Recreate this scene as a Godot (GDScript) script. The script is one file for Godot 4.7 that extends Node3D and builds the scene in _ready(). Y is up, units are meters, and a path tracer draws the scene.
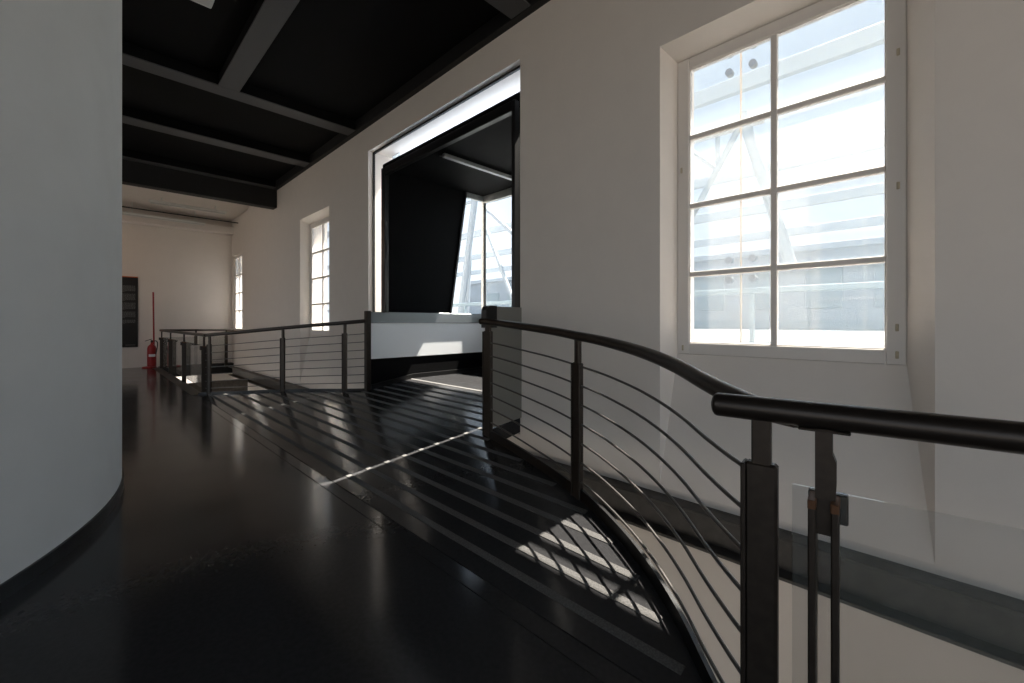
extends Node3D
# Room coordinates: X runs towards the window wall, T runs along it (world z = -T), Y is up.

var M := {}
var used := {}

# ---------------------------------------------------------------- helpers
func V(x: float, y: float, t: float) -> Vector3:
	return Vector3(x, y, -t)

func tool() -> SurfaceTool:
	var st := SurfaceTool.new()
	st.begin(Mesh.PRIMITIVE_TRIANGLES)
	return st

func numbered(called: String) -> String:
	if not used.has(called):
		used[called] = 0
		return called
	used[called] += 1
	return "%s_%03d" % [called, used[called]]

func obj(called: String, st: SurfaceTool, m: Material, parent: Node = self) -> MeshInstance3D:
	var o := MeshInstance3D.new()
	o.name = numbered(called) if parent == self else called
	o.mesh = st.commit()
	o.material_override = m
	o.cast_shadow = GeometryInstance3D.SHADOW_CASTING_SETTING_ON
	parent.add_child(o, true)
	return o

func thing(called: String, label: String, category: String, group := "") -> Node3D:
	var o := Node3D.new()
	o.name = numbered(called)
	add_child(o, true)
	return tag(o, label, category, group)

func tag(o: Node3D, label: String, category := "", group := "", kind := "") -> Node3D:
	o.set_meta("label", label)
	if category != "":
		o.set_meta("category", category)
	if group != "":
		o.set_meta("group", group)
	if kind != "":
		o.set_meta("kind", kind)
	return o

func struct(called: String, label: String) -> Node3D:
	var o := Node3D.new()
	o.name = called
	add_child(o, true)
	o.set_meta("kind", "structure")
	o.set_meta("label", label)
	o.set_meta("category", called.split("_")[0])
	return o

# a triangle facing «out»
func tri(st: SurfaceTool, a: Vector3, b: Vector3, c: Vector3, out: Vector3) -> void:
	var n := (b - a).cross(c - a)
	if n.length_squared() < 1e-14:
		return
	n = n.normalized()
	if n.dot(out) < 0.0:
		n = -n
	else:
		var k := b
		b = c
		c = k
	for p in [a, b, c]:
		st.set_normal(n)
		st.add_vertex(p)

func quad(st: SurfaceTool, a: Vector3, b: Vector3, c: Vector3, d: Vector3, out: Vector3) -> void:
	tri(st, a, b, c, out)
	tri(st, a, c, d, out)

# box between two corners given in X, Y, T, edges chamfered by c
func box(st: SurfaceTool, x0: float, x1: float, y0: float, y1: float, t0: float, t1: float, c := 0.0) -> void:
	var mid := V((x0 + x1) / 2, (y0 + y1) / 2, (t0 + t1) / 2)
	cbox(st, Transform3D(Basis(), mid), Vector3(absf(x1 - x0), absf(y1 - y0), absf(t1 - t0)), c)

func cbox(st: SurfaceTool, at: Transform3D, size: Vector3, c := 0.0) -> void:
	var h := size / 2.0
	c = minf(c, minf(h.x, minf(h.y, h.z)) * 0.9)
	var o := at.origin
	if c <= 0.0:
		for ax in 3:
			for s in [-1.0, 1.0]:
				var n := Vector3.ZERO
				n[ax] = s
				var u := Vector3.ZERO
				u[(ax + 1) % 3] = h[(ax + 1) % 3]
				var w := Vector3.ZERO
				w[(ax + 2) % 3] = h[(ax + 2) % 3]
				var p: Vector3 = n * h[ax]
				quad(st, at * (p - u - w), at * (p + u - w), at * (p + u + w), at * (p - u + w), at.basis * n)
		return
	var pt := func(sx: float, sy: float, sz: float, ax: int) -> Vector3:
		var v := Vector3(sx * (h.x - c), sy * (h.y - c), sz * (h.z - c))
		v[ax] += [sx, sy, sz][ax] * c
		return at * v
	var S := [-1.0, 1.0]
	for ax in 3:
		for s in S:
			var q := []
			for k in [[-1.0, -1.0], [1.0, -1.0], [1.0, 1.0], [-1.0, 1.0]]:
				var sg := [0.0, 0.0, 0.0]
				sg[ax] = s
				sg[(ax + 1) % 3] = k[0]
				sg[(ax + 2) % 3] = k[1]
				q.append(pt.call(sg[0], sg[1], sg[2], ax))
			quad(st, q[0], q[1], q[2], q[3], (q[0] + q[2]) / 2 - o)
		# the four edges that run along this axis
		var a1 := (ax + 1) % 3
		var a2 := (ax + 2) % 3
		for s1 in S:
			for s2 in S:
				var g0 := [0.0, 0.0, 0.0]
				g0[a1] = s1
				g0[a2] = s2
				var g1 := g0.duplicate()
				g0[ax] = -1.0
				g1[ax] = 1.0
				var a: Vector3 = pt.call(g0[0], g0[1], g0[2], a1)
				var b: Vector3 = pt.call(g0[0], g0[1], g0[2], a2)
				var d: Vector3 = pt.call(g1[0], g1[1], g1[2], a2)
				var e: Vector3 = pt.call(g1[0], g1[1], g1[2], a1)
				quad(st, a, b, d, e, (a + d) / 2 - (at * Vector3.ZERO) - at.basis[ax] * 0.0)
	for sx in S:
		for sy in S:
			for sz in S:
				var a: Vector3 = pt.call(sx, sy, sz, 0)
				var b: Vector3 = pt.call(sx, sy, sz, 1)
				var d: Vector3 = pt.call(sx, sy, sz, 2)
				tri(st, a, b, d, at.basis * Vector3(sx, sy, sz))

# outline pts (closed, counter-clockwise or not) carried along «path»; profile x = side, y = up
func sweep(st: SurfaceTool, path: Array, prof: Array, smooth: bool, caps := true) -> void:
	var n := path.size()
	var rings := []
	var norms := []
	var cen := Vector2.ZERO
	for q in prof:
		cen += q
	cen /= prof.size()
	for i in n:
		var tg: Vector3 = (path[mini(i + 1, n - 1)] - path[maxi(i - 1, 0)]).normalized()
		var up := Vector3.UP
		if absf(tg.y) > 0.95:
			up = Vector3.RIGHT
		var side := tg.cross(up).normalized()
		var u := side.cross(tg).normalized()
		var ring := []
		var nr := []
		for q in prof:
			ring.append(path[i] + side * q.x + u * q.y)
			var r: Vector2 = (q - cen).normalized()
			nr.append((side * r.x + u * r.y).normalized())
		rings.append(ring)
		norms.append(nr)
	var k := prof.size()
	for i in n - 1:
		var mid: Vector3 = (path[i] + path[i + 1]) / 2
		for j in k:
			var j2 := (j + 1) % k
			var a: Vector3 = rings[i][j]
			var b: Vector3 = rings[i][j2]
			var c: Vector3 = rings[i + 1][j2]
			var d: Vector3 = rings[i + 1][j]
			if not smooth:
				var ctr := Vector3.ZERO
				for p in rings[i] + rings[i + 1]:
					ctr += p
				ctr /= 2.0 * k
				quad(st, a, b, c, d, (a + b + c + d) / 4 - ctr)
			else:
				var na: Vector3 = norms[i][j]
				var nb: Vector3 = norms[i][j2]
				var nc: Vector3 = norms[i + 1][j2]
				var nd: Vector3 = norms[i + 1][j]
				var flip := (b - a).cross(c - a).dot(na) > 0.0
				for t in ([[a, na], [c, nc], [b, nb], [a, na], [d, nd], [c, nc]] if flip else [[a, na], [b, nb], [c, nc], [a, na], [c, nc], [d, nd]]):
					st.set_normal(t[1])
					st.add_vertex(t[0])
	if caps:
		for e in [0, n - 1]:
			var out: Vector3 = path[0] - path[1] if e == 0 else path[n - 1] - path[n - 2]
			var ctr := Vector3.ZERO
			for p in rings[e]:
				ctr += p
			ctr /= k
			for j in k:
				tri(st, ctr, rings[e][j], rings[e][(j + 1) % k], out)

func circle(r: float, n := 14) -> Array:
	var a := []
	for i in n:
		a.append(Vector2(cos(TAU * i / n), sin(TAU * i / n)) * r)
	return a

func rect(w: float, y0: float, y1: float) -> Array:
	return [Vector2(-w / 2, y0), Vector2(w / 2, y0), Vector2(w / 2, y1), Vector2(-w / 2, y1)]

func tube(st: SurfaceTool, a: Vector3, b: Vector3, r: float, n := 12) -> void:
	sweep(st, [a, b], circle(r, n), true)

# rounded rod: a tube whose ends are domed
func domed(st: SurfaceTool, path: Array, r: float, n := 18) -> void:
	sweep(st, path, circle(r, n), true, false)
	for e in 2:
		var p: Vector3 = path[0] if e == 0 else path[path.size() - 1]
		var q: Vector3 = path[1] if e == 0 else path[path.size() - 2]
		var d := (p - q).normalized()
		var side := d.cross(Vector3.UP).normalized()
		var u := side.cross(d).normalized()
		var rows := 4
		for i in rows:
			var a0 := 0.5 * PI * i / rows
			var a1 := 0.5 * PI * (i + 1) / rows
			for j in n:
				var f0 := TAU * j / n
				var f1 := TAU * (j + 1) / n
				var g := func(al: float, f: float) -> Vector3:
					return (side * cos(f) + u * sin(f)) * cos(al) + d * sin(al) * 0.5
				var v00: Vector3 = p + g.call(a0, f0) * r
				var v01: Vector3 = p + g.call(a0, f1) * r
				var v11: Vector3 = p + g.call(a1, f1) * r
				var v10: Vector3 = p + g.call(a1, f0) * r
				quad(st, v00, v01, v11, v10, (v00 + v11) / 2 - q)

# flat polygon pts (Vector2) extruded: «place» maps a Vector2 and a depth 0..1 to a point
func prism(st: SurfaceTool, pts: PackedVector2Array, place: Callable) -> void:
	var idx := Geometry2D.triangulate_polygon(pts)
	var c := Vector3.ZERO
	for p in pts:
		c += place.call(p, 0.5)
	c /= pts.size()
	var ax: Vector3 = place.call(pts[0], 1.0) - place.call(pts[0], 0.0)
	for i in range(0, idx.size(), 3):
		for e in [0.0, 1.0]:
			tri(st, place.call(pts[idx[i]], e), place.call(pts[idx[i + 1]], e), place.call(pts[idx[i + 2]], e), ax * (e - 0.5))
	for i in pts.size():
		var p := pts[i]
		var q := pts[(i + 1) % pts.size()]
		var a: Vector3 = place.call(p, 0.0)
		var b: Vector3 = place.call(q, 0.0)
		quad(st, a, b, place.call(q, 1.0), place.call(p, 1.0), (a + b) / 2 + ax / 2 - c)

func lathe(st: SurfaceTool, at: Vector3, prof: Array, n := 20) -> void:
	for i in prof.size() - 1:
		var p: Vector2 = prof[i]
		var q: Vector2 = prof[i + 1]
		var nn := Vector2(q.y - p.y, -(q.x - p.x)).normalized()
		for j in n:
			var f0 := TAU * j / n
			var f1 := TAU * (j + 1) / n
			var g := func(v: Vector2, f: float) -> Vector3:
				return at + Vector3(v.x * cos(f), v.y, v.x * sin(f))
			var fm := (f0 + f1) / 2
			quad(st, g.call(p, f0), g.call(p, f1), g.call(q, f1), g.call(q, f0), Vector3(nn.x * cos(fm), nn.y, nn.x * sin(fm)))

# one face of a wall at X = x, cut in cells by the edges of its holes ([t0, t1, y0, y1])
func wall_face(st: SurfaceTool, x: float, t0: float, t1: float, y0: float, y1: float, holes: Array, out: float) -> void:
	var ts := [t0, t1]
	var ys := [y0, y1]
	for h in holes:
		ts += [h[0], h[1]]
		ys += [h[2], h[3]]
	ts.sort()
	ys.sort()
	for i in ts.size() - 1:
		for j in ys.size() - 1:
			var tm: float = (ts[i] + ts[i + 1]) / 2
			var ym: float = (ys[j] + ys[j + 1]) / 2
			if ts[i + 1] - ts[i] < 1e-5 or ys[j + 1] - ys[j] < 1e-5 or tm < t0 or tm > t1 or ym < y0 or ym > y1:
				continue
			var inside := false
			for h in holes:
				inside = inside or (tm > h[0] and tm < h[1] and ym > h[2] and ym < h[3])
			if not inside:
				quad(st, V(x, ys[j], ts[i]), V(x, ys[j], ts[i + 1]), V(x, ys[j + 1], ts[i + 1]), V(x, ys[j + 1], ts[i]), Vector3(out, 0, 0))

# reveals of a hole from x0 to x1, with another rectangle at each end
func reveal(st: SurfaceTool, x0: float, a: Array, x1: float, b: Array) -> void:
	var A := [V(x0, a[2], a[0]), V(x0, a[2], a[1]), V(x0, a[3], a[1]), V(x0, a[3], a[0])]
	var B := [V(x1, b[2], b[0]), V(x1, b[2], b[1]), V(x1, b[3], b[1]), V(x1, b[3], b[0])]
	var c := V((x0 + x1) / 2, (a[2] + a[3]) / 2, (a[0] + a[1]) / 2)
	for i in 4:
		var j := (i + 1) % 4
		quad(st, A[i], A[j], B[j], B[i], c - (A[i] + B[j]) / 2)

# ---------------------------------------------------------------- materials
func noise(freq: float, seed_: int, octaves := 4, lo := 0.0, hi := 1.0, size := 512, kind := FastNoiseLite.TYPE_SIMPLEX_SMOOTH) -> NoiseTexture2D:
	var f := FastNoiseLite.new()
	f.noise_type = kind
	f.seed = seed_
	f.frequency = freq
	f.fractal_octaves = octaves
	var t := NoiseTexture2D.new()
	t.width = size
	t.height = size
	t.seamless = true
	t.noise = f
	var g := Gradient.new()
	g.set_color(0, Color(lo, lo, lo))
	g.set_color(1, Color(hi, hi, hi))
	t.color_ramp = g
	return t

func mat(called: String, color: Color, rough: float, metal := 0.0) -> StandardMaterial3D:
	var m := StandardMaterial3D.new()
	m.resource_name = called
	m.albedo_color = color
	m.roughness = rough
	m.metallic = metal
	M[called] = m
	return m

func tri_map(m: StandardMaterial3D, scale: float) -> void:
	m.uv1_triplanar = true
	m.uv1_world_triplanar = true
	m.uv1_scale = Vector3.ONE * scale

func materials() -> void:
	var m := mat("plaster", Color(0.88, 0.85, 0.82), 0.85)
	m.albedo_texture = noise(0.012, 3, 5, 0.985, 1.0)
	tri_map(m, 0.5)
	m = mat("curved_plaster", Color(0.86, 0.87, 0.87), 0.8)
	m.albedo_texture = noise(0.01, 5, 4, 0.96, 1.0)
	tri_map(m, 0.4)
	m = mat("resin", Color(0.20, 0.20, 0.205), 0.17)
	m.metallic_specular = 0.31
	m.albedo_texture = noise(0.09, 7, 4, 0.86, 1.0, 1024)
	m.roughness_texture = noise(0.005, 8, 4, 0.65, 1.0, 1024)
	tri_map(m, 0.35)
	m = mat("grit", Color(0.39, 0.385, 0.38), 0.9)
	m.albedo_texture = noise(0.08, 21, 4, 0.6, 1.0)
	tri_map(m, 2.0)
	mat("black_edge", Color(0.05, 0.05, 0.052), 0.35)
	mat("black_paint", Color(0.05, 0.05, 0.054), 0.6)
	m = mat("box_black", Color(0.03, 0.032, 0.038), 0.7)
	m.metallic_specular = 0.2
	mat("reflector_sheet", Color(0.50, 0.55, 0.62), 0.7)  # for the added sheet that bounces sun up to the opening's soffit
	m = mat("black_ceiling", Color(0.035, 0.035, 0.037), 0.85)
	m.metallic_specular = 0.3
	m.albedo_texture = noise(0.01, 31, 4, 0.85, 1.0)
	tri_map(m, 0.4)
	mat("beam_paint", Color(0.30, 0.30, 0.305), 0.6)
	m = mat("rail_steel", Color(0.26, 0.23, 0.205), 0.42, 0.65)
	m.albedo_texture = noise(0.03, 41, 5, 0.8, 1.0)
	tri_map(m, 1.5)
	mat("tube_steel", Color(0.21, 0.188, 0.172), 0.33, 0.65)
	mat("rod_steel", Color(0.40, 0.39, 0.38), 0.35, 0.6)
	m = mat("rust_steel", Color(0.36, 0.24, 0.15), 0.6, 0.4)
	m = mat("channel_steel", Color(0.29, 0.275, 0.26), 0.55)
	m.albedo_texture = noise(0.02, 45, 5, 0.75, 1.0)
	tri_map(m, 1.0)
	m = mat("beam_tan", Color(0.42, 0.39, 0.36), 0.7, 0.1)
	m.albedo_texture = noise(0.02, 46, 5, 0.8, 1.0)
	tri_map(m, 1.0)
	m = mat("brushed", Color(0.62, 0.62, 0.60), 0.3, 0.85)
	tri_map(m, 1.0)
	m = mat("band_steel", Color(0.50, 0.52, 0.53), 0.45, 0.7)
	mat("window_paint", Color(0.88, 0.855, 0.83), 0.5)
	mat("hinge_brown", Color(0.72, 0.67, 0.58), 0.7)
	mat("white_panel", Color(0.92, 0.93, 0.94), 0.5)
	mat("white_plastic", Color(0.85, 0.85, 0.83), 0.5)
	mat("alu", Color(0.62, 0.63, 0.63), 0.4, 0.6)
	mat("outer_steel", Color(0.64, 0.68, 0.72), 0.6)
	mat("outer_tube", Color(0.54, 0.58, 0.62), 0.55)
	mat("fitting", Color(0.5, 0.52, 0.54), 0.4, 0.5)
	mat("joint", Color(0.75, 0.68, 0.6), 0.7)
	m = mat("terrace", Color(0.41, 0.425, 0.435), 0.9)
	m.albedo_texture = noise(0.03, 51, 5, 0.85, 1.0)
	tri_map(m, 0.5)
	m = mat("facade", Color(0.60, 0.64, 0.68), 0.8)
	m.albedo_texture = noise(0.01, 52, 4, 0.88, 1.0)
	tri_map(m, 0.2)
	mat("facade_dark", Color(0.45, 0.52, 0.56), 0.5)
	m = mat("lower_floor", Color(0.80, 0.77, 0.73), 0.6)
	m.albedo_texture = noise(0.01, 53, 4, 0.9, 1.0)
	tri_map(m, 0.4)
	mat("red", Color(0.56, 0.04, 0.05), 0.35)
	mat("black_rubber", Color(0.03, 0.03, 0.03), 0.5)
	mat("label_white", Color(0.85, 0.85, 0.85), 0.6)
	mat("orange", Color(0.75, 0.36, 0.14), 0.6)
	# glass
	m = mat("glass", Color(0.96, 1.0, 0.98, 0.06), 0.02)
	m.transparency = BaseMaterial3D.TRANSPARENCY_ALPHA
	m = mat("rail_glass", Color(0.43, 0.45, 0.41, 0.12), 0.02)
	m.transparency = BaseMaterial3D.TRANSPARENCY_ALPHA
	m = mat("dusty_glass", Color(0.70, 0.76, 0.82, 0.30), 0.6)
	m.transparency = BaseMaterial3D.TRANSPARENCY_ALPHA
	m.backlight_enabled = true
	m.backlight = Color(0.14, 0.15, 0.16)
	m = mat("frosted", Color(0.93, 0.95, 0.97, 0.85), 0.7)
	m.transparency = BaseMaterial3D.TRANSPARENCY_ALPHA
	m.backlight_enabled = true
	m.backlight = Color(0.95, 0.97, 1.0)
	m = mat("hazy_glass", Color(0.70, 0.76, 0.80, 0.14), 0.6)
	m.transparency = BaseMaterial3D.TRANSPARENCY_ALPHA
	m.backlight_enabled = true
	m.backlight = Color(0.14, 0.155, 0.16)
	# lamps
	m = mat("lamp_glow", Color(0.9, 0.9, 0.88), 0.5)
	m.emission_enabled = true
	m.emission = Color(1.0, 0.93, 0.84)
	m.emission_energy_multiplier = 0.9
	m = mat("tube_off", Color(0.8, 0.8, 0.78), 0.4)
	# printed board: rows of small grey text too fine to read
	var im := Image.create(128, 512, false, Image.FORMAT_RGB8)
	im.fill(Color(0.075, 0.075, 0.08))
	var rng := RandomNumberGenerator.new()
	rng.seed = 11
	var y := 60
	for block in [8, 9, 9, 8, 5]:
		for r in block:
			var x := 12
			var stop := 116 if r < block - 1 else 70
			while x < stop:
				var w := rng.randi_range(3, 9)
				im.fill_rect(Rect2i(x, y, mini(w, stop - x), 3), Color(0.50, 0.50, 0.50))
				x += w + 2
			y += 6
		y += 12
	im.fill_rect(Rect2i(70, 494, 46, 5), Color(0.4, 0.4, 0.4))
	m = mat("print", Color.WHITE, 0.6)
	m.albedo_texture = ImageTexture.create_from_image(im)

# ---------------------------------------------------------------- geometry of the place
const WX := 3.17          # inner face of the window wall
const WO := 3.72          # its outer face
const HINGE := 1.37
const SLOPE := 0.15
const LAND := 0.35
var near_edge := [Vector2(2.65, 3.0), Vector2(2.556, 2.642), Vector2(2.439, 2.241), Vector2(2.333, 1.904), Vector2(2.227, 1.629), Vector2(2.119, 1.392), Vector2(1.953, 1.104), Vector2(1.806, 0.896), Vector2(1.653, 0.716), Vector2(1.498, 0.562), Vector2(1.37, 0.44)]
var far_edge := [Vector2(1.37, 9.06), Vector2(1.50, 8.90), Vector2(1.82, 8.30), Vector2(2.05, 7.90), Vector2(2.254, 7.52), Vector2(2.42, 7.20), Vector2(2.54, 6.93), Vector2(2.67, 6.63), Vector2(2.778, 6.375), Vector2(2.88, 6.16), Vector2(2.95, 6.03)]

func deck_y(x: float) -> float:
	return clampf((x - HINGE) * SLOPE, 0.0, LAND)

# smooth curve through edge points
func curve(pts: Array, lift: Callable, per := 4) -> Array:
	var out := []
	for i in pts.size() - 1:
		var p0: Vector2 = pts[maxi(i - 1, 0)]
		var p1: Vector2 = pts[i]
		var p2: Vector2 = pts[i + 1]
		var p3: Vector2 = pts[mini(i + 2, pts.size() - 1)]
		for k in per + (1 if i == pts.size() - 2 else 0):
			var q := p1.cubic_interpolate(p2, p0, p3, float(k) / per)
			out.append(V(q.x, lift.call(q), q.y))
	return out

# T of an edge curve at a given X
func edge_t(pts: Array, x: float) -> float:
	for i in pts.size() - 1:
		var a: Vector2 = pts[i]
		var b: Vector2 = pts[i + 1]
		if (x - a.x) * (x - b.x) <= 0.0 and absf(b.x - a.x) > 1e-6:
			return lerpf(a.y, b.y, (x - a.x) / (b.x - a.x))
	return INF

func t_near(x: float) -> float:
	var t := edge_t(near_edge, x)
	return t if t < INF else (3.06 if x > 2.0 else 0.44)

func t_far(x: float) -> float:
	var t := edge_t(far_edge, x)
	return t if t < INF else (6.02 if x > 2.0 else 9.06)

# ---------------------------------------------------------------- the scene
func _ready() -> void:
	# camera: level, lens shifted so that verticals stay vertical; focal length 425 px, horizon at y = 322.5
	var cam := Camera3D.new()
	cam.name = "camera"
	add_child(cam)
	cam.position = Vector3(0, 1.25, 0)
	cam.rotation_degrees.y = -45.0
	cam.set_frustum(0.05 * 683.0 / 425.0, Vector2(0, -0.05 * 19.0 / 425.0), 0.05, 200.0)
	cam.current = true
	# sky
	var env := Environment.new()
	var sky := Sky.new()
	var sm := ProceduralSkyMaterial.new()
	sm.sky_top_color = Color(0.80, 0.87, 0.95)
	sm.sky_horizon_color = Color(0.93, 0.96, 0.98)
	sm.ground_horizon_color = Color(0.90, 0.86, 0.81)
	sm.ground_bottom_color = Color(0.80, 0.76, 0.71)
	sm.sky_energy_multiplier = 1.31
	sm.ground_energy_multiplier = 1.54
	sm.sun_angle_max = 1.0
	sky.sky_material = sm
	env.background_mode = Environment.BG_SKY
	env.sky = sky
	env.tonemap_mode = Environment.TONE_MAPPER_LINEAR
	env.tonemap_exposure = 1.0
	env.sdfgi_enabled = true
	env.ssao_enabled = true
	env.ssil_enabled = true
	var we := WorldEnvironment.new()
	we.name = "environment"
	we.environment = env
	add_child(we)
	# sun: high, nearly square to the window wall
	var sun := DirectionalLight3D.new()
	sun.name = "sun"
	sun.light_energy = 16.0
	sun.light_color = Color(1.0, 0.97, 0.92)
	sun.light_angular_distance = 0.5
	sun.shadow_enabled = true
	add_child(sun)
	sun.look_at_from_position(Vector3.ZERO, V(-1.0, -1.616, 0.12), Vector3.UP)
	materials()
	shell()
	ceiling()
	windows()
	passage()
	ramp()
	near_railings()
	far_railings()
	void_steel()
	far_end()
	outside()

func shell() -> void:
	# flat floor (its edge along the ramp and the voids), skirting line of the curved wall
	var fl := struct("floor", "glossy black resin floor")
	var st := tool()
	box(st, -6.2, 1.265, -0.3, 0.0, -6.0, 15.7)
	obj("floor_slab", st, M.resin, fl)
	st = tool()
	box(st, 1.272, 1.365, -0.3, -0.001, 0.30, 9.0, 0.002)
	tag(obj("threshold_plate", st, M.resin, fl), "narrow plate between two grooves where the ramp starts")
	st = tool()
	box(st, 1.265, 1.33, -0.3, 0.0, -6.0, 0.295)
	obj("floor_edge", st, M.black_edge, fl)
	st = tool()
	box(st, 1.265, 1.44, -0.3, 0.0, 9.06, 15.35)
	box(st, 1.44, 3.2, -0.3, 0.0, 15.35, 15.7)
	obj("floor_edge", st, M.black_edge, fl)

	# window wall with its three windows and the tall opening
	var wr := struct("wall_right", "off-white plastered wall with windows and a tall opening")
	st = tool()
	var in1 := [0.0075, 1.533, -0.03, 3.41]
	var in2 := [7.9575, 9.483, -0.03, 3.41]
	var op := [3.05, 6.41, 0.09, 3.98]
	wall_face(st, WX, -6.0, 13.56, -3.6, 5.0, [in1, in2, op], -1.0)
	var ou1 := [0.10, 1.49, 1.0, 3.43]
	var ou2 := [8.05, 9.44, 1.0, 3.43]
	wall_face(st, WO, -6.0, 15.7, -3.6, 5.0, [ou1, ou2, op, [14.42, 15.42, 1.0, 3.30]], 1.0)
	for d in [0.0, 7.95]:
		var a := V(WX, 3.41, 1.533 + d)
		var b := V(WX, -0.03, 1.533 + d)
		var c := V(WX, -0.03, 0.0075 + d)
		var e := V(WX, 3.41, 0.0075 + d)
		var fa := V(3.35, 3.33, 1.472 + d)
		var fb := V(3.35, 1.0, 1.472 + d)
		var fc := V(3.35, 1.0, 0.123 + d)
		var fe := V(3.35, 3.33, 0.123 + d)
		quad(st, a, b, fb, fa, Vector3(-0.3, 0, 1))
		quad(st, e, c, fc, fe, Vector3(-0.3, 0, -1))
		quad(st, a, e, fe, fa, Vector3(-0.3, -1, 0))
		quad(st, b, c, fc, fb, Vector3(-1, 0.2, 0))
		box(st, 3.352, 3.42, 3.33, 3.46, 0.08 + d, 1.51 + d)
		box(st, 3.352, 3.42, 0.98, 3.46, 0.08 + d, 0.123 + d)
		box(st, 3.352, 3.42, 0.98, 3.46, 1.472 + d, 1.51 + d)
		reveal(st, 3.42, [0.10 + d, 1.49 + d, 1.0, 3.43], WO, [0.10 + d, 1.49 + d, 1.0, 3.43])
	reveal(st, WX, op, WO, op)
	# the slightly set back bay at the far end
	wall_face(st, WX + 0.05, 13.56, 15.75, -3.6, 5.0, [[14.42, 15.42, 1.0, 3.30]], -1.0)
	reveal(st, WX + 0.05, [14.42, 15.42, 1.0, 3.30], WO, [14.42, 15.42, 1.0, 3.30])
	quad(st, V(WX, -3.6, 13.56), V(WX + 0.05, -3.6, 13.56), V(WX + 0.05, 5, 13.56), V(WX, 5, 13.56), Vector3(0, 0, -1))
	obj("plaster", st, M.plaster, wr)

	# far wall: stops at the floor line, with an opening of the lower storey under the void
	var wf := struct("wall_far", "off-white far end wall")
	st = tool()
	box(st, -6.2, 3.3, -0.3, 5.0, 15.7, 15.95)
	box(st, 2.35, 3.3, -3.6, -0.3, 15.7, 15.95)
	box(st, -6.2, 1.2, -3.6, -0.3, 15.7, 15.95)
	box(st, 1.2, 2.35, -3.6, -2.4, 15.7, 15.95)
	obj("plaster", st, M.plaster, wf)

	# big curved wall at the left
	var c := Vector2(-2.86, 4.60)
	var r := 3.055
	var wl := struct("wall_left", "pale grey convex curved wall standing on the black floor")
	st = tool()
	var n := 160
	for i in n:
		var a0 := TAU * i / n
		var a1 := TAU * (i + 1) / n
		var p0 := c + Vector2(cos(a0), sin(a0)) * r
		var p1 := c + Vector2(cos(a1), sin(a1)) * r
		var n0 := Vector3(cos(a0), 0, -sin(a0))
		var n1 := Vector3(cos(a1), 0, -sin(a1))
		var q := [[V(p0.x, 0.0, p0.y), n0], [V(p1.x, 0.0, p1.y), n1], [V(p1.x, 4.6, p1.y), n1], [V(p0.x, 4.6, p0.y), n0]]
		for k in [0, 2, 1, 0, 3, 2]:
			st.set_normal(q[k][1])
			st.add_vertex(q[k][0])
	obj("plaster", st, M.curved_plaster, wl)
	var bb := struct("baseboard_left", "thin black skirting around the foot of the curved wall")
	st = tool()
	var ring := []
	for i in n + 1:
		var a := TAU * i / n
		ring.append(V(c.x + cos(a) * (r + 0.006), 0.0, c.y + sin(a) * (r + 0.006)))
	sweep(st, ring, rect(0.014, 0.0, 0.075), false, false)
	obj("skirting", st, M.black_edge, bb)

	# the rest of the room, behind and beside the camera
	var wo := struct("wall_opposite", "white wall across the room from the windows")
	st = tool()
	var bays := [[-5.6, 1.2, 0.25, 4.3], [7.9, 13.6, 0.25, 4.3], [-5.6, 15.3, -3.3, -0.5]]
	wall_face(st, -3.4, -6.0, 15.95, -3.6, 5.0, bays, 1.0)
	wall_face(st, -3.65, -6.0, 15.95, -3.6, 5.0, bays, -1.0)
	for h in bays:
		reveal(st, -3.4, h, -3.65, h)
	obj("plaster", st, M.plaster, wo)
	var wn := 4
	for h in bays:
		var w := struct("window_%d" % wn, "wide glazed bay across the room from the window wall")
		wn += 1
		var n_bay := int(round((h[1] - h[0]) / 1.7))
		for k in n_bay + 1:
			st = tool()
			var tk: float = lerpf(h[0] + 0.03, h[1] - 0.03, float(k) / n_bay)
			box(st, -3.56, -3.5, h[2], h[3], tk - 0.03, tk + 0.03, 0.004)
			obj("mullion", st, M.window_paint, w)
		for k in n_bay:
			st = tool()
			box(st, -3.533, -3.527, h[2], h[3], lerpf(h[0], h[1], float(k) / n_bay) + 0.05, lerpf(h[0], h[1], float(k + 1) / n_bay) - 0.05)
			obj("pane", st, M.glass, w)
	var wb := struct("wall_back", "white wall behind the camera with a wide glazed bay")
	st = tool()
	box(st, -6.2, -4.6, -3.6, 5.0, -6.3, -6.0)
	box(st, 2.6, 3.72, -3.6, 5.0, -6.3, -6.0)
	box(st, -4.6, 2.6, -3.6, 0.3, -6.3, -6.0)
	box(st, -4.6, 2.6, 4.0, 5.0, -6.3, -6.0)
	for k in 5:
		var x := -4.6 + 1.8 * k
		box(st, x - 0.04, x + 0.04, 0.3, 4.0, -6.2, -6.1)
	obj("plaster", st, M.plaster, wb)
	# lower storey seen in the voids
	var lf := struct("floor_lower", "pale floor of the storey below")
	st = tool()
	box(st, -6.3, 3.8, -3.8, -3.6, -6.3, 16.0)
	obj("floor_slab", st, M.lower_floor, lf)

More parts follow.
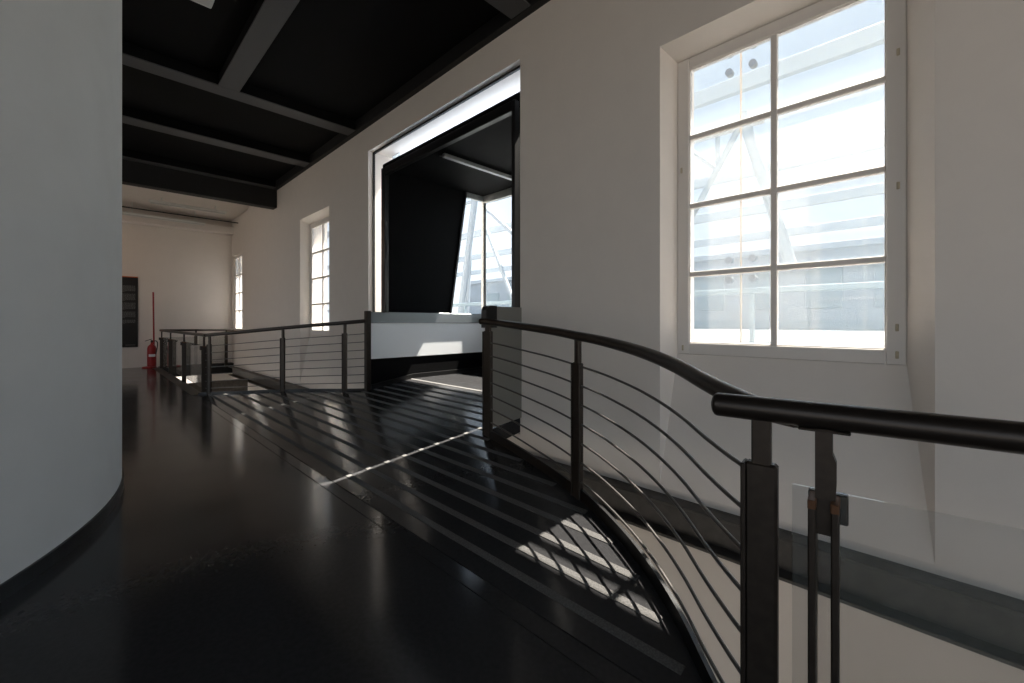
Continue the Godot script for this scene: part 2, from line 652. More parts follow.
func ceiling() -> void:
	var ce := struct("ceiling", "black ceiling with recessed panels between dark grey beams")
	var st := tool()
	box(st, -6.3, WO, 4.53, 4.7, -6.3, 11.2)
	obj("panel", st, M.black_ceiling, ce)
	st = tool()
	box(st, 3.09, WX + 0.02, 4.365, 4.55, -6.3, 11.0, 0.004)
	tag(obj("wall_trim", st, M.black_paint, ce), "black strip where the ceiling meets the window wall")
	for b in [[6.69, 6.96], [8.70, 9.0], [10.82, 11.0], [2.83, 3.10], [-0.9, -0.6]]:
		st = tool()
		box(st, -6.2, 3.09, 4.386, 4.55, b[0] + 0.01, b[1] - 0.01)
		var cb := obj("cross_beam", st, M.black_ceiling, ce)
		st = tool()
		box(st, -6.2, 3.09, 4.37, 4.386, b[0], b[1], 0.003)
		tag(obj("bottom_plate", st, M.beam_paint, cb), "dark grey plate under the beam")
	for b in [[3.10, 6.69], [-0.6, 2.83], [-6.2, -0.9]]:
		st = tool()
		box(st, 1.23, 1.45, 4.386, 4.55, b[0], b[1])
		var lb := obj("long_beam", st, M.black_ceiling, ce)
		st = tool()
		box(st, 1.22, 1.46, 4.37, 4.386, b[0], b[1], 0.003)
		tag(obj("bottom_plate", st, M.beam_paint, lb), "dark grey plate under the long beam")
	st = tool()
	box(st, -6.2, WX, 3.95, 4.7, 11.0, 11.26, 0.012)
	tag(obj("end_beam", st, M.black_paint, ce), "deep black downstand beam that ends the black ceiling")
	var cf := struct("ceiling_far", "white ceiling over the far end")
	st = tool()
	box(st, -6.3, WO, 4.45, 4.7, 11.26, 15.95)
	obj("panel", st, M.plaster, cf)
	st = tool()
	box(st, -6.2, WX + 0.05, 3.98, 4.2, 15.38, 15.7, 0.01)
	obj("end_beam", st, M.plaster, cf)
	# small box lamp on the black ceiling
	var e := thing("emergency_light", "small white box on the black ceiling beside the long grey beam", "lamp")
	st = tool()
	box(st, 0.64, 0.90, 4.45, 4.53, 4.80, 5.25, 0.01)
	obj("case", st, M.white_plastic, e)
	st = tool()
	box(st, 0.69, 0.87, 4.435, 4.452, 4.85, 5.20, 0.006)
	obj("lens", st, M.tube_off, e)

func window(called: String, label: String, d: float, x: float, t0: float, t1: float, y0: float, y1: float, frame: float) -> void:
	# t0..t1, y0..y1: outer edge of the frame
	var w := struct(called, label)
	t0 += d
	t1 += d
	var g0 := t0 + frame
	var g1 := t1 - frame
	var h0 := y0 + frame
	var h1 := y1 - frame
	var st := tool()
	box(st, x, x + 0.06, y0, y1, t0, g0, 0.006)
	box(st, x, x + 0.06, y0, y1, g1, t1, 0.006)
	box(st, x, x + 0.06, y0, h0, g0, g1, 0.006)
	box(st, x, x + 0.06, h1, y1, g0, g1, 0.006)
	obj("frame", st, M.window_paint, w)
	st = tool()
	# stepped inner bead
	box(st, x + 0.008, x + 0.05, h0, h1, g0, g0 + 0.006, 0.002)
	box(st, x + 0.008, x + 0.05, h0, h1, g1 - 0.006, g1, 0.002)
	box(st, x + 0.008, x + 0.05, h0, h0 + 0.006, g0, g1, 0.002)
	box(st, x + 0.008, x + 0.05, h1 - 0.006, h1, g0, g1, 0.002)
	obj("glazing_bead", st, M.window_paint, w)
	var tm := (g0 + g1) / 2
	st = tool()
	box(st, x + 0.003, x + 0.045, h0, h1, tm - 0.02, tm + 0.02, 0.005)
	obj("mullion", st, M.window_paint, w)
	for k in [1, 2, 3]:
		var y: float = lerpf(h0, h1, k / 4.0)
		for s in 2:
			st = tool()
			box(st, x + 0.005, x + 0.045, y - 0.02, y + 0.02, (g0 if s == 0 else tm + 0.018), (tm - 0.018 if s == 0 else g1), 0.005)
			obj("glazing_bar", st, M.window_paint, w)
	for k in 4:
		for s in 2:
			st = tool()
			box(st, x + 0.016, x + 0.020, lerpf(h0, h1, k / 4.0), lerpf(h0, h1, (k + 1) / 4.0), (g0 if s == 0 else tm), (tm if s == 0 else g1))
			obj("pane", st, M.dusty_glass, w)
	if called == "window_1":
		for p in [[0.165, 1.06], [0.165, 1.22], [0.16, 2.05], [0.16, 2.83], [1.43, 1.05], [1.44, 2.46]]:
			st = tool()
			box(st, x - 0.004, x + 0.004, p[1] - 0.022, p[1] + 0.022, p[0] - 0.008, p[0] + 0.008, 0.003)
			obj("hinge", st, M.hinge_brown, w)

func windows() -> void:
	window("window_1", "tall white window of eight dusty panes beside the glass balustrade", 0.0, 3.35, 0.123, 1.472, 1.0, 3.33, 0.092)
	window("window_2", "tall white window of eight panes beyond the tall opening", 7.95, 3.35, 0.123, 1.472, 1.0, 3.33, 0.092)
	window("window_3", "narrow looking white window near the far end wall", 0.0, 3.245, 14.42, 15.42, 1.0, 3.30, 0.07)

func passage() -> void:
	# dark lining line inside the opening
	var tr := struct("trim_1", "dark metal line around the inside of the tall opening")
	var st := tool()
	box(st, 3.245, 3.275, -0.2, 3.98, 6.385, 6.415)
	box(st, 3.245, 3.275, 3.955, 3.985, 3.05, 6.41)
	obj("profile", st, M.black_paint, tr)
	# the black box room that goes out through the opening
	var b := thing("projecting_box", "black lined box room passing out through the tall wall opening", "box room")
	st = tool()
	prism(st, PackedVector2Array([Vector2(3.25, 1.40), Vector2(4.49, 1.40), Vector2(4.83, 3.60), Vector2(3.25, 3.60)]), func(p: Vector2, e: float) -> Vector3: return V(p.x, p.y, 6.02 + 0.06 * e))
	tag(obj("side_wall", st, M.box_black, b), "black side wall with a slanted end")
	st = tool()
	prism(st, PackedVector2Array([Vector2(4.47, 1.41), Vector2(4.50, 1.41), Vector2(4.845, 3.60), Vector2(4.81, 3.60)]), func(p: Vector2, e: float) -> Vector3: return V(p.x, p.y, 5.985 + 0.11 * e))
	obj("slanted_jamb", st, M.black_edge, b)
	st = tool()
	prism(st, PackedVector2Array([Vector2(3.25, LAND - 0.2), Vector2(5.26, LAND - 0.2), Vector2(5.26, 1.41), Vector2(4.49, 1.41), Vector2(4.83, 3.60), Vector2(3.25, 3.60)]), func(p: Vector2, e: float) -> Vector3: return V(p.x, p.y, 3.15 + 0.04 * e))
	tag(obj("side_wall", st, M.box_black, b), "black side wall next to the steel panel")
	st = tool()
	prism(st, PackedVector2Array([Vector2(4.50, 1.41), Vector2(5.22, 1.41), Vector2(5.22, 3.50), Vector2(4.83, 3.50)]), func(p: Vector2, e: float) -> Vector3: return V(p.x, p.y, 3.165 + 0.006 * e))
	obj("pane", st, M.hazy_glass, b)
	st = tool()
	box(st, 3.25, 5.6, 3.60, 3.70, 3.15, 6.09)
	obj("roof", st, M.box_black, b)
	st = tool()
	box(st, 3.27, 5.6, 3.70, 3.72, 3.15, 6.09)  # unseen reflector, added to brighten the soffit of the opening
	tag(obj("roof_reflector", st, M.reflector_sheet, b), "grey sheet added on the box roof to bounce light onto the soffit")
	st = tool()
	box(st, 3.27, 4.45, 1.45, 3.70, 6.085, 6.10)  # unseen white reflector, added so that the left jamb gets more daylight
	tag(obj("jamb_reflector", st, M.white_panel, b), "white sheet added outside the box to bounce daylight onto the jamb")
	# front frame
	st = tool()
	box(st, 3.19, 3.26, 1.40, 3.61, 5.92, 6.03, 0.004)
	obj("frame_post", st, M.black_edge, b)
	st = tool()
	box(st, 3.19, 3.26, 0.28, 3.61, 3.15, 3.20, 0.004)
	obj("frame_post", st, M.black_edge, b)
	st = tool()
	box(st, 3.19, 3.26, 3.50, 3.61, 3.20, 5.92, 0.004)
	obj("frame_head", st, M.black_edge, b)
	# floor of the box
	st = tool()
	box(st, 3.735, 5.30, LAND - 0.2, LAND, 3.15, 6.02)
	obj("landing", st, M.resin, b)
	# parapet: black foot, white panel, steel band; along the side and across the end
	st = tool()
	prism(st, PackedVector2Array([Vector2(2.99, 0.15), Vector2(5.26, LAND - 0.1), Vector2(5.26, 0.70), Vector2(2.99, 0.70)]), func(p: Vector2, e: float) -> Vector3: return V(p.x, p.y, 6.02 + 0.06 * e))
	obj("parapet_foot", st, M.box_black, b)
	st = tool()
	sweep(st, [V(3.02, deck_y(3.02) + 0.0, 6.0), V(3.735, LAND, 6.0), V(5.26, LAND, 6.0)], rect(0.05, -0.02, 0.07), false)
	obj("kerb", st, M.black_edge, b)
	st = tool()
	box(st, 2.99, 5.26, 0.70, 1.24, 6.01, 6.08, 0.003)
	tag(obj("parapet_panel", st, M.white_panel, b), "white panel of the parapet")
	st = tool()
	box(st, 3.0, 5.28, 1.24, 1.41, 5.985, 6.10, 0.006)
	tag(obj("parapet_band", st, M.band_steel, b), "grey steel band on top of the parapet")
	st = tool()
	box(st, 5.26, 5.32, LAND - 0.1, 0.70, 3.15, 6.08)
	obj("parapet_foot", st, M.box_black, b)
	st = tool()
	box(st, 5.255, 5.32, 0.70, 1.24, 3.16, 6.08)
	obj("parapet_panel", st, M.white_panel, b)
	st = tool()
	box(st, 5.23, 5.34, 1.24, 1.41, 3.16, 5.98, 0.006)
	obj("parapet_band", st, M.band_steel, b)
	# post where the parapet starts inside the room
	st = tool()
	box(st, 2.93, 3.0, 0.15, 1.425, 5.97, 6.06, 0.006)
	obj("end_post", st, M.rail_steel, b)
	# glazing
	st = tool()
	box(st, 5.22, 5.29, 1.41, 3.60, 5.97, 6.04, 0.005)
	obj("corner_mullion", st, M.alu, b)
	st = tool()
	box(st, 4.83, 5.22, 3.50, 3.60, 5.98, 6.03, 0.004)
	obj("header", st, M.alu, b)
	st = tool()
	box(st, 5.22, 5.28, 3.47, 3.60, 3.165, 5.97, 0.004)
	obj("header", st, M.alu, b)
	st = tool()
	box(st, 5.22, 5.28, 1.41, 3.47, 3.165, 3.22, 0.004)
	obj("mullion", st, M.alu, b)
	st = tool()
	box(st, 5.235, 5.27, 1.41, 3.47, 5.95, 5.97, 0.003)
	obj("casement_stile", st, M.black_edge, b)
	st = tool()
	prism(st, PackedVector2Array([Vector2(4.50, 1.41), Vector2(5.22, 1.41), Vector2(5.22, 3.50), Vector2(4.83, 3.50)]), func(p: Vector2, e: float) -> Vector3: return V(p.x, p.y, 6.005 + 0.006 * e))
	obj("pane", st, M.hazy_glass, b)
	st = tool()
	box(st, 5.25, 5.256, 1.41, 3.47, 3.22, 5.95)
	obj("pane", st, M.hazy_glass, b)
	# sheet added left of the box to cut the sunlight to a narrow slit
	st = tool()
	box(st, 3.55, 3.56, 0.36, 3.98, 6.10, 6.335)
	tag(obj("sun_slit_sheet", st, M.frosted, b), "frosted strip added beside the box to narrow the daylight to a slit")
	# linear lamp on its ceiling
	var l := thing("linear_lamp", "slim grey linear lamp under the black box ceiling", "lamp")
	st = tool()
	box(st, 3.46, 5.0, 3.565, 3.60, 4.84, 4.90)
	obj("track", st, M.black_edge, l)
	st = tool()
	box(st, 3.46, 5.0, 3.52, 3.575, 4.76, 4.82, 0.006)
	obj("housing", st, M.alu, l)

	# brushed steel panel between the curved railing and the wall
	var p := thing("steel_side_panel", "brushed steel side panel between the curved railing and the wall", "panel")
	st = tool()
	prism(st, PackedVector2Array([Vector2(2.70, deck_y(2.70) + 0.03), Vector2(WX, deck_y(WX) + 0.0), Vector2(WX, 1.405), Vector2(2.70, 1.405)]), func(q: Vector2, e: float) -> Vector3: return V(q.x, q.y, 3.03 + 0.03 * e))
	obj("sheet", st, M.brushed, p)
	st = tool()
	prism(st, PackedVector2Array([Vector2(2.665, 1.20), Vector2(2.80, 1.20), Vector2(2.80, 1.412), Vector2(2.71, 1.412), Vector2(2.68, 1.40), Vector2(2.665, 1.37)]), func(q: Vector2, e: float) -> Vector3: return V(q.x, q.y, 3.005 + 0.075 * e))
	tag(obj("cap", st, M.black_edge, p), "dark rounded corner cap")

func ramp() -> void:
	var r := thing("access_ramp", "black resin ramp with flared curved sides rising to the tall opening", "ramp")
	var st := tool()
	var n := 48
	for i in n:
		var x0 := lerpf(HINGE, 3.735, float(i) / n)
		var x1 := lerpf(HINGE, 3.735, float(i + 1) / n)
		var a := V(x0, deck_y(x0), t_near(x0))
		var b := V(x0, deck_y(x0), t_far(x0))
		var c := V(x1, deck_y(x1), t_far(x1))
		var d := V(x1, deck_y(x1), t_near(x1))
		quad(st, a, b, c, d, Vector3.UP)
		var dn := Vector3(0, -0.16, 0)
		quad(st, a + dn, b + dn, c + dn, d + dn, Vector3.DOWN)
		quad(st, a, d, d + dn, a + dn, Vector3(0.5, 0, 1))
		quad(st, b, c, c + dn, b + dn, Vector3(0.5, 0, -1))
	quad(st, V(HINGE, 0, 0.44), V(HINGE, 0, 9.06), V(HINGE, -0.16, 9.06), V(HINGE, -0.16, 0.44), Vector3(-1, 0, 0))
	obj("deck", st, M.resin, r)
	for k in 15:
		var x := 1.49 + 0.156 * k
		st = tool()
		var t0 := maxf(t_near(x - 0.02), t_near(x + 0.02)) + 0.06
		var t1 := minf(t_far(x - 0.02), t_far(x + 0.02)) - 0.06
		var tilt := Basis(Vector3(0, 0, 1), atan(SLOPE))
		cbox(st, Transform3D(tilt, V(x, deck_y(x) + 0.001, (t0 + t1) / 2)), Vector3(0.042, 0.006, t1 - t0), 0.0015)
		obj("anti_slip_strip", st, M.grit, r)
	for e in [near_edge, far_edge]:
		st = tool()
		sweep(st, curve(e, func(q: Vector2) -> float: return deck_y(q.x)), rect(0.018, -0.17, 0.07 if e == near_edge else 0.03), false)
		tag(obj("edge_kerb", st, M.black_edge, r), "black steel edge along the curved side")

# a post of the rod railings: broad lower plate pair with a slim neck up to the handrail
func rod_post(parent: Node3D, at: Vector2, yaw: float, foot: float, top: float, wide := 0.072, neck := 0.15) -> void:
	var basis_ := Basis(Vector3.UP, yaw)
	var st := tool()
	var y1 := top - neck
	cbox(st, Transform3D(basis_, V(at.x, (foot + y1) / 2, at.y)), Vector3(0.034, y1 - foot, wide), 0.006)
	cbox(st, Transform3D(basis_, V(at.x, (foot + y1) / 2 + 0.006, at.y) + basis_ * Vector3(0, 0, -wide / 2 - 0.003)), Vector3(0.05, y1 - foot - 0.02, 0.011), 0.003)
	var p := obj("post", st, M.rail_steel, parent)
	st = tool()
	cbox(st, Transform3D(basis_, V(at.x, (y1 + top) / 2, at.y)), Vector3(0.028, top - y1 + 0.02, wide * 0.6), 0.004)
	obj("neck", st, M.rail_steel, p)

# a post of the glass railings: two flat bars with a clamp plate and a neck
func glass_post(parent: Node3D, at: Vector2, yaw: float, foot: float, top: float) -> void:
	var basis_ := Basis(Vector3.UP, yaw)
	var at3 := V(at.x, 0, at.y)
	var bar_top := top - 0.17
	var st := tool()
	for s in [-1.0, 1.0]:
		cbox(st, Transform3D(basis_, at3 + basis_ * Vector3(0, (foot + bar_top) / 2, s * 0.0215)), Vector3(0.075, bar_top - foot, 0.015), 0.003)
	var p := obj("post", st, M.rail_steel, parent)
	st = tool()
	cbox(st, Transform3D(basis_, at3 + Vector3(0, bar_top - 0.030, 0) + basis_ * Vector3(0.045, 0, 0.006)), Vector3(0.03, 0.07, 0.078), 0.003)
	obj("clamp", st, M.rail_steel, p)
	st = tool()
	var o := at3 + Vector3(0, bar_top, 0)
	prism(st, PackedVector2Array([Vector2(-0.0165, -0.08), Vector2(0.018, -0.08), Vector2(0.024, 0.04), Vector2(0.024, 0.09), Vector2(0.017, 0.11), Vector2(0.017, 0.165), Vector2(-0.0165, 0.165)]), func(q: Vector2, e: float) -> Vector3: return o + basis_ * Vector3(-0.014 + 0.028 * e, q.y, q.x))
	obj("neck", st, M.rail_steel, p)
	st = tool()
	cbox(st, Transform3D(basis_, at3 + Vector3(0, top - 0.009, 0)), Vector3(0.03, 0.006, 0.10), 0.002)
	obj("saddle", st, M.rail_steel, p)
	for s in [-1.0, 1.0]:
		st = tool()
		cbox(st, Transform3D(basis_, at3 + basis_ * Vector3(0, bar_top - 0.008, s * 0.0215)), Vector3(0.077, 0.022, 0.0165), 0.002)
		tag(obj("bar_tip", st, M.rust_steel, p), "rust brown tip of the bar")

func yaw_of(a: Vector2, b: Vector2) -> float:
	# turns local z along the railing
	var d := V(b.x, 0, b.y) - V(a.x, 0, a.y)
	return atan2(d.x, d.z)

func near_railings() -> void:
	var top := func(q: Vector2) -> float:
		# handrail centre: rises with the ramp
		return 1.015 + 0.148 * (clampf((q.x - 1.30) / 0.93, 0, 1)) + 0.098 * clampf((q.x - 2.23) / 0.43, 0, 1)
	var line := near_edge.slice(0, near_edge.size() - 1) + [Vector2(1.385, 0.44), Vector2(1.30, 0.335)]
	var r := thing("rod_railing", "curved dark steel rod railing along the ramp, ending at the brushed steel panel", "railing")
	var st := tool()
	var hl := [Vector2(2.655, 3.075)] + line + [Vector2(1.255, 0.25)]
	domed(st, curve(hl, top), 0.0295, 20)
	obj("handrail", st, M.tube_steel, r)
	for k in 7:
		st = tool()
		var dy := 0.19 + 0.122 * k
		sweep(st, curve(line, func(q: Vector2) -> float: return top.call(q) - dy), circle(0.0068, 8), true)
		obj("rod", st, M.rod_steel, r)
	rod_post(r, Vector2(2.227, 1.629), yaw_of(Vector2(2.333, 1.904), Vector2(2.119, 1.392)), deck_y(2.227) - 0.02, top.call(Vector2(2.227, 1.6)) - 0.02, 0.086)
	rod_post(r, Vector2(2.645, 2.96), yaw_of(Vector2(2.66, 3.02), Vector2(2.5, 2.45)), deck_y(2.655) - 0.02, top.call(Vector2(2.655, 3)) - 0.01, 0.14, 0.08)

	# straight railing with glass infill beside the camera
	var g := thing("glass_railing", "straight dark steel railing with glass infill below the large window", "railing")
	var dir := Vector2(0.0565, -0.539).normalized()
	var s0 := Vector2(1.203, 0.418)
	st = tool()
	var e0 := s0 + dir * 4.2
	domed(st, [V(s0.x, 1.03, s0.y), V(s0.x + dir.x * 0.5, 1.03, s0.y + dir.y * 0.5), V(e0.x, 1.03, e0.y)], 0.031, 28)
	obj("handrail", st, M.tube_steel, g)
	var yaw := yaw_of(s0, e0)
	var pc := s0 + dir * 0.103
	rod_post(g, pc, yaw, -0.15, 1.01, 0.072, 0.115)
	for k in [0.231, 1.45, 2.65, 3.85]:
		glass_post(g, s0 + dir * k, yaw, -0.15, 1.005)
	var out := Vector2(-dir.y, dir.x) * 0.034
	for seg in [[0.165, 0.90], [0.92, 2.05], [2.07, 3.2]]:
		st = tool()
		var a: Vector2 = s0 + dir * seg[0] + out
		var b: Vector2 = s0 + dir * seg[1] + out
		cbox(st, Transform3D(Basis(Vector3.UP, yaw), V((a.x + b.x) / 2, 0.45, (a.y + b.y) / 2)), Vector3(0.01, 0.79, a.distance_to(b)), 0.001)
		obj("glass_panel", st, M.rail_glass, g)

func far_railings() -> void:
	var top := func(q: Vector2) -> float:
		return 1.025 + 0.25 * clampf((q.x - 1.44) / 1.51, 0, 1)
	var line := [Vector2(1.46, 8.98)] + far_edge.slice(1)
	var r := thing("rod_railing", "curved dark steel rod railing from the ramp's far side to the parapet post", "railing")
	var st := tool()
	domed(st, curve(line, top), 0.0295, 14)
	obj("handrail", st, M.tube_steel, r)
	for k in 7:
		st = tool()
		var dy := 0.19 + 0.122 * k
		sweep(st, curve(line, func(q: Vector2) -> float: return top.call(q) - dy), circle(0.0068, 6), true)
		obj("rod", st, M.rod_steel, r)
	for p in [[Vector2(1.50, 8.90), Vector2(1.60, 8.72)], [Vector2(2.254, 7.52), Vector2(2.42, 7.2)], [Vector2(2.778, 6.375), Vector2(2.88, 6.16)]]:
		rod_post(r, p[0], yaw_of(p[0], p[1]), deck_y(p[0].x) - 0.02, top.call(p[0]) - 0.01)

	var g := thing("glass_railing", "straight dark steel railing with glass infill at the far void", "railing")
	st = tool()
	domed(st, [V(1.455, 1.03, 8.96), V(1.45, 1.03, 12.0), V(1.45, 1.03, 15.3)], 0.029, 14)
	obj("handrail", st, M.tube_steel, g)
	st = tool()
	domed(st, [V(1.45, 1.03, 15.3), V(2.4, 1.03, 15.3), V(3.2, 1.03, 15.3)], 0.029, 14)
	obj("handrail", st, M.tube_steel, g)
	for t in [9.08, 11.25, 13.3, 15.05]:
		glass_post(g, Vector2(1.45, t), PI, -0.12, 1.005)
	for s in [[9.18, 11.2], [11.3, 13.25], [13.35, 15.0]]:
		st = tool()
		box(st, 1.485, 1.495, 0.06, 0.84, s[0], s[1], 0.001)
		obj("glass_panel", st, M.rail_glass, g)
	for x in [2.25, 3.0]:
		rod_post(g, Vector2(x, 15.3), 0.0 + PI / 2, -0.12, 1.01)
	for s in [[1.5, 2.2], [2.3, 2.95]]:
		st = tool()
		box(st, s[0], s[1], 0.06, 0.84, 15.25, 15.26, 0.001)
		obj("glass_panel", st, M.rail_glass, g)

func void_steel() -> void:
	# steel channels fixed along the window wall at floor level, on both sides of the ramp
	for s in [[-6.0, 3.0, "dark steel channel along the wall below the large window"], [6.45, 15.2, "dark steel channel along the wall beside the far void"]]:
		var c := thing("steel_channel", s[2], "beam")
		var st := tool()
		box(st, 3.135, WX, -0.345, -0.08, s[0], s[1])
		obj("web", st, M.channel_steel, c)
		st = tool()
		box(st, 3.03, 3.135, -0.10, -0.08, s[0], s[1], 0.004)
		obj("flange", st, M.channel_steel, c)
		st = tool()
		box(st, 3.03, 3.135, -0.345, -0.322, s[0], s[1], 0.004)
		obj("flange", st, M.channel_steel, c)
	for t in [[13.0, "grey brown steel cross beam under the far void's end"], [9.6, "grey brown steel cross beam under the far void next to the ramp"]]:
		var b := thing("cross_beam", t[1], "beam")
		var st := tool()
		box(st, 1.35, 3.03, -0.27, -0.25, t[0] - 0.1, t[0] + 0.1, 0.004)
		obj("flange", st, M.beam_tan, b)
		st = tool()
		box(st, 1.35, 3.03, -0.62, -0.27, t[0] - 0.01, t[0] + 0.01)
		obj("web", st, M.beam_tan, b)
		st = tool()
		box(st, 1.35, 3.03, -0.64, -0.62, t[0] - 0.1, t[0] + 0.1, 0.004)
		obj("flange", st, M.beam_tan, b)

func far_end() -> void:
	# text board
	var i := thing("text_board", "tall black board of small grey text on the far wall", "sign")
	var st := tool()
	box(st, 0.42, 1.0, 0.57, 2.49, 15.67, 15.70, 0.004)
	obj("board", st, M.black_paint, i)
	st = tool()
	for q in [[0.42, 0.575, 0, 1], [1.0, 2.485, 1, 0], [1.0, 0.575, 1, 1], [0.42, 0.575, 0, 1], [0.42, 2.485, 0, 0], [1.0, 2.485, 1, 0]]:
		st.set_normal(Vector3(0, 0, 1))
		st.set_uv(Vector2(q[2], q[3]))
		st.add_vertex(V(q[0], q[1], 15.668))
	obj("print", st, M.print, i)
	st = tool()
	box(st, 0.42, 1.0, 2.49, 2.515, 15.665, 15.70, 0.003)
	tag(obj("top_rail", st, M.orange, i), "orange brown top edge")
	# extinguisher stand and extinguisher
	var s := thing("extinguisher_stand", "red floor stand with a tall thin red pole at the far wall", "stand")
	st = tool()
	lathe(st, V(1.22, 0, 15.42), [Vector2(0.0, 0.035), Vector2(0.15, 0.03), Vector2(0.16, 0.0)], 24)
	obj("base", st, M.red, s)
	st = tool()
	tube(st, V(1.33, 0.02, 15.5), V(1.31, 2.1, 15.5), 0.02, 10)
	obj("pole", st, M.red, s)
	var f := thing("fire_extinguisher", "red fire extinguisher with black hose standing before the text board", "extinguisher")
	st = tool()
	var at := V(1.27, 0.035, 15.40)
	lathe(st, at, [Vector2(0.0, 0.0), Vector2(0.085, 0.0), Vector2(0.1, 0.015), Vector2(0.1, 0.50), Vector2(0.085, 0.56), Vector2(0.05, 0.60), Vector2(0.028, 0.62), Vector2(0.028, 0.66), Vector2(0.0, 0.66)], 24)
	obj("cylinder", st, M.red, f)
	st = tool()
	cbox(st, Transform3D(Basis(), at + Vector3(0, 0.69, 0)), Vector3(0.05, 0.07, 0.05), 0.01)
	var v := obj("valve", st, M.black_rubber, f)
	st = tool()
	cbox(st, Transform3D(Basis(Vector3.BACK, 0.35), at + Vector3(-0.07, 0.73, 0)), Vector3(0.16, 0.016, 0.03), 0.004)
	obj("lever", st, M.black_rubber, v)
	st = tool()
	var hose := []
	for k in 17:
		var a := PI * k / 16.0
		hose.append(at + Vector3(0.03 + 0.06 * sin(a) + 0.05 * k / 16.0, 0.69 + 0.05 * sin(a) - 0.36 * pow(k / 16.0, 2.0), 0.07))
	sweep(st, hose, circle(0.012, 8), true)
	obj("hose", st, M.black_rubber, f)
	st = tool()
	for k in 8:
		var a0 := PI * 0.25 + PI * 0.5 * k / 8.0
		var a1 := PI * 0.25 + PI * 0.5 * (k + 1) / 8.0
		var d0 := Vector3(cos(a0), 0, sin(a0)) * 0.102
		var d1 := Vector3(cos(a1), 0, sin(a1)) * 0.102
		quad(st, at + d0 + Vector3(0, 0.27, 0), at + d1 + Vector3(0, 0.27, 0), at + d1 + Vector3(0, 0.34, 0), at + d0 + Vector3(0, 0.34, 0), d0)
	obj("label", st, M.label_white, f)
	# lamps and cable track under the white ceiling
	for a in [[14.05, 1.1, 2.75, 4.30, "slim white tube lamp under the white ceiling, before the dark track"], [15.15, 0.6, 2.45, 4.12, "slim white tube lamp next to the white end beam"]]:
		var l := thing("tube_lamp", a[4], "lamp")
		st = tool()
		box(st, a[1], a[2], a[3], a[3] + 0.05, a[0] - 0.07, a[0] + 0.07, 0.008)
		obj("housing", st, M.white_plastic, l)
		st = tool()
		tube(st, V(a[1] + 0.03, a[3] - 0.018, a[0]), V(a[2] - 0.03, a[3] - 0.018, a[0]), 0.022, 10)
		obj("tube", st, M.tube_off, l)
		for x in [a[1] + 0.25, a[2] - 0.25]:
			st = tool()
			box(st, x - 0.012, x + 0.012, a[3] + 0.05, 4.45, a[0] - 0.012, a[0] + 0.012)
			obj("hanger", st, M.white_plastic, l)
	var tk := thing("cable_track", "thin dark track spanning the far end below the white ceiling", "track")
	st = tool()
	box(st, -1.5, WX + 0.05, 4.23, 4.26, 14.87, 14.90, 0.003)
	obj("rail", st, M.black_edge, tk)
	# warm lamp at the left of the far end, hidden by the curved wall
	var wl := thing("wall_lamp", "warm ceiling lamp at the far end behind the curved wall", "lamp")
	st = tool()
	box(st, -1.6, -0.6, 4.36, 4.45, 13.6, 14.4, 0.01)
	obj("housing", st, M.white_plastic, wl)
	st = tool()
	box(st, -1.55, -0.65, 4.34, 4.36, 13.65, 14.35)
	obj("diffuser", st, M.lamp_glow, wl)
	var al := AreaLight3D.new()
	al.name = "warm_light"
	al.area_size = Vector2(0.9, 0.7)
	al.area_normalize_energy = true
	al.light_energy = 1.2
	al.light_color = Color(1.0, 0.72, 0.42)
	al.shadow_enabled = true
	al.area_range = 30.0
	wl.add_child(al)
	al.position = V(-1.1, 4.33, 14.0)
	al.rotation_degrees.x = -90.0

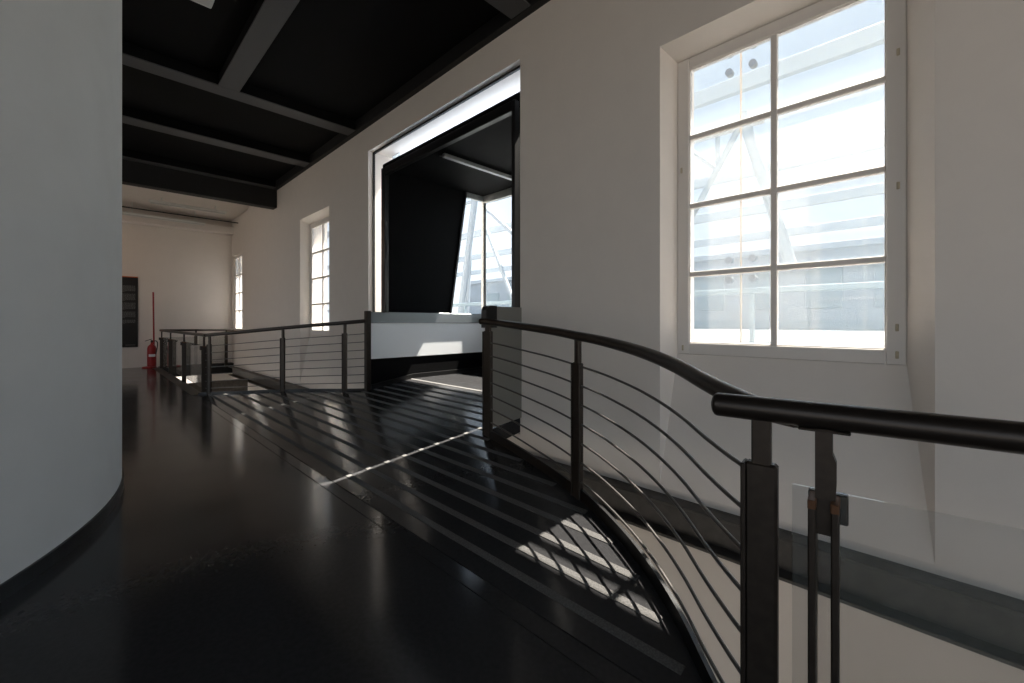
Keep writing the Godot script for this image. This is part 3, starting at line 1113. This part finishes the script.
func outside() -> void:
	# terrace level outside the wall
	var tr := thing("terrace", "pale terrace floor outside the windows", "terrace")
	var st := tool()
	box(st, WO, 30.0, 0.75, 0.92, -14.0, 3.0)
	box(st, WO, 30.0, 0.75, 0.92, 6.45, 30.0)
	box(st, 5.35, 30.0, 0.75, 0.92, 3.0, 6.45)
	obj("slab", st, M.terrace, tr)
	# roof purlins of the glazed hall outside: run along the wall
	var k := 0
	var names := ["nearest to the window wall", "second from the window wall", "third from the window wall", "farthest from the window wall"]
	for p in [[8.0, 5.37, 0.26], [10.0, 4.47, 0.22], [12.0, 4.11, 0.22], [14.0, 3.80, 0.22]]:
		var b := thing("roof_purlin", "pale steel roof beam outside, " + names[k], "beam", "pale roof beams of the glazed hall")
		st = tool()
		box(st, p[0] - 0.07, p[0] + 0.07, p[1] - p[2] / 2, p[1] + p[2] / 2, -12.0, 26.0, 0.01)
		obj("beam", st, M.outer_steel, b)
		k += 1
	# truss outside: chord, raking column, braces
	var t := thing("steel_truss", "pale steel truss with raking column seen through the dusty window", "truss")
	var seg := [["chord", 9.0, 5.05, 2.3, 9.0, 5.05, 7.5, 0.05], ["raking_column", 9.0, 5.3, 2.68, 9.0, 2.3, 1.87, 0.10], ["brace", 9.0, 5.02, 2.75, 9.0, 3.3, 3.75, 0.06], ["brace", 9.0, 4.98, 3.13, 9.0, 4.33, 3.13, 0.045], ["brace", 9.0, 4.85, 3.65, 9.0, 4.35, 3.15, 0.045], ["raking_column", 9.0, 3.4, 3.7, 9.0, 0.95, 4.4, 0.09]]
	for s in seg:
		st = tool()
		tube(st, V(s[1], s[2], s[3]), V(s[4], s[5], s[6]), s[7], 12)
		obj(s[0], st, M.outer_tube, t)
	t = thing("steel_truss", "pale steel truss with crossing braces seen through the black box", "truss")
	seg = [["raking_column", 9.0, 5.6, 10.65, 9.0, 0.95, 11.6, 0.11], ["raking_column", 9.1, 5.6, 10.9, 9.1, 0.94, 11.3, 0.06], ["brace", 9.0, 4.9, 10.2, 9.0, 3.3, 8.2, 0.06], ["brace", 9.0, 4.3, 10.2, 9.0, 0.95, 8.45, 0.06], ["chord", 9.0, 5.25, 7.6, 9.0, 5.25, 14.0, 0.05]]
	for s in seg:
		st = tool()
		tube(st, V(s[1], s[2], s[3]), V(s[4], s[5], s[6]), s[7], 12)
		obj(s[0], st, M.outer_tube, t)
	# guard rail outside
	var gr := thing("guard_rail", "grey green guard rail on the terrace outside", "railing")
	st = tool()
	box(st, 8.0, 8.08, 1.74, 1.84, -10.0, 24.0, 0.01)
	obj("top_rail", st, M.facade_dark, gr)
	for j in 18:
		st = tool()
		box(st, 8.01, 8.07, 0.92, 1.74, -9.5 + 1.95 * j, -9.43 + 1.95 * j)
		obj("post", st, M.facade_dark, gr)
	# bolted glass screen between window and hall
	var gs := thing("glass_screen", "frameless bolted glass screen outside the large window", "glass screen")
	for i in 3:
		for j in 3:
			st = tool()
			var t0 := -2.6 + 2.2 * i
			box(st, 6.0, 6.012, maxf(-0.65 + 2.6 * j, 0.92), 1.93 + 2.6 * j, t0 + 0.006, t0 + 2.194)
			obj("pane", st, M.glass, gs)
	for i in [1, 2]:
		st = tool()
		var tt: float = -2.6 + 2.2 * i
		box(st, 5.996, 6.016, 0.92, 7.1, tt - 0.008, tt + 0.008)
		obj("joint", st, M.joint, gs)
		for y in [1.94, 4.68]:
			for s in [[-0.14, -0.13], [0.14, -0.13], [-0.14, 0.13], [0.14, 0.13]]:
				st = tool()
				tube(st, V(5.97, y + s[1], tt + s[0]), V(6.06, y + s[1], tt + s[0]), 0.045, 14)
				obj("glass_bolt", st, M.fitting, gs)
	# building across the hall
	var f := thing("opposite_building", "pale blue grey building beyond the terrace", "building")
	st = tool()
	box(st, 24.0, 30.0, 0.92, 4.6, -14.0, 30.0)
	obj("wall", st, M.facade, f)
	st = tool()
	box(st, 23.8, 30.0, 4.6, 4.9, -14.0, 30.0, 0.02)
	obj("cornice", st, M.outer_steel, f)
	st = tool()
	box(st, 23.9, 24.05, 0.92, 1.35, -14.0, 30.0)
	obj("plinth", st, M.facade_dark, f)
	for j in 16:
		st = tool()
		box(st, 23.93, 24.02, 1.9, 3.7, -12.0 + 2.5 * j, -10.6 + 2.5 * j, 0.02)
		obj("window", st, M.facade_dark, f)
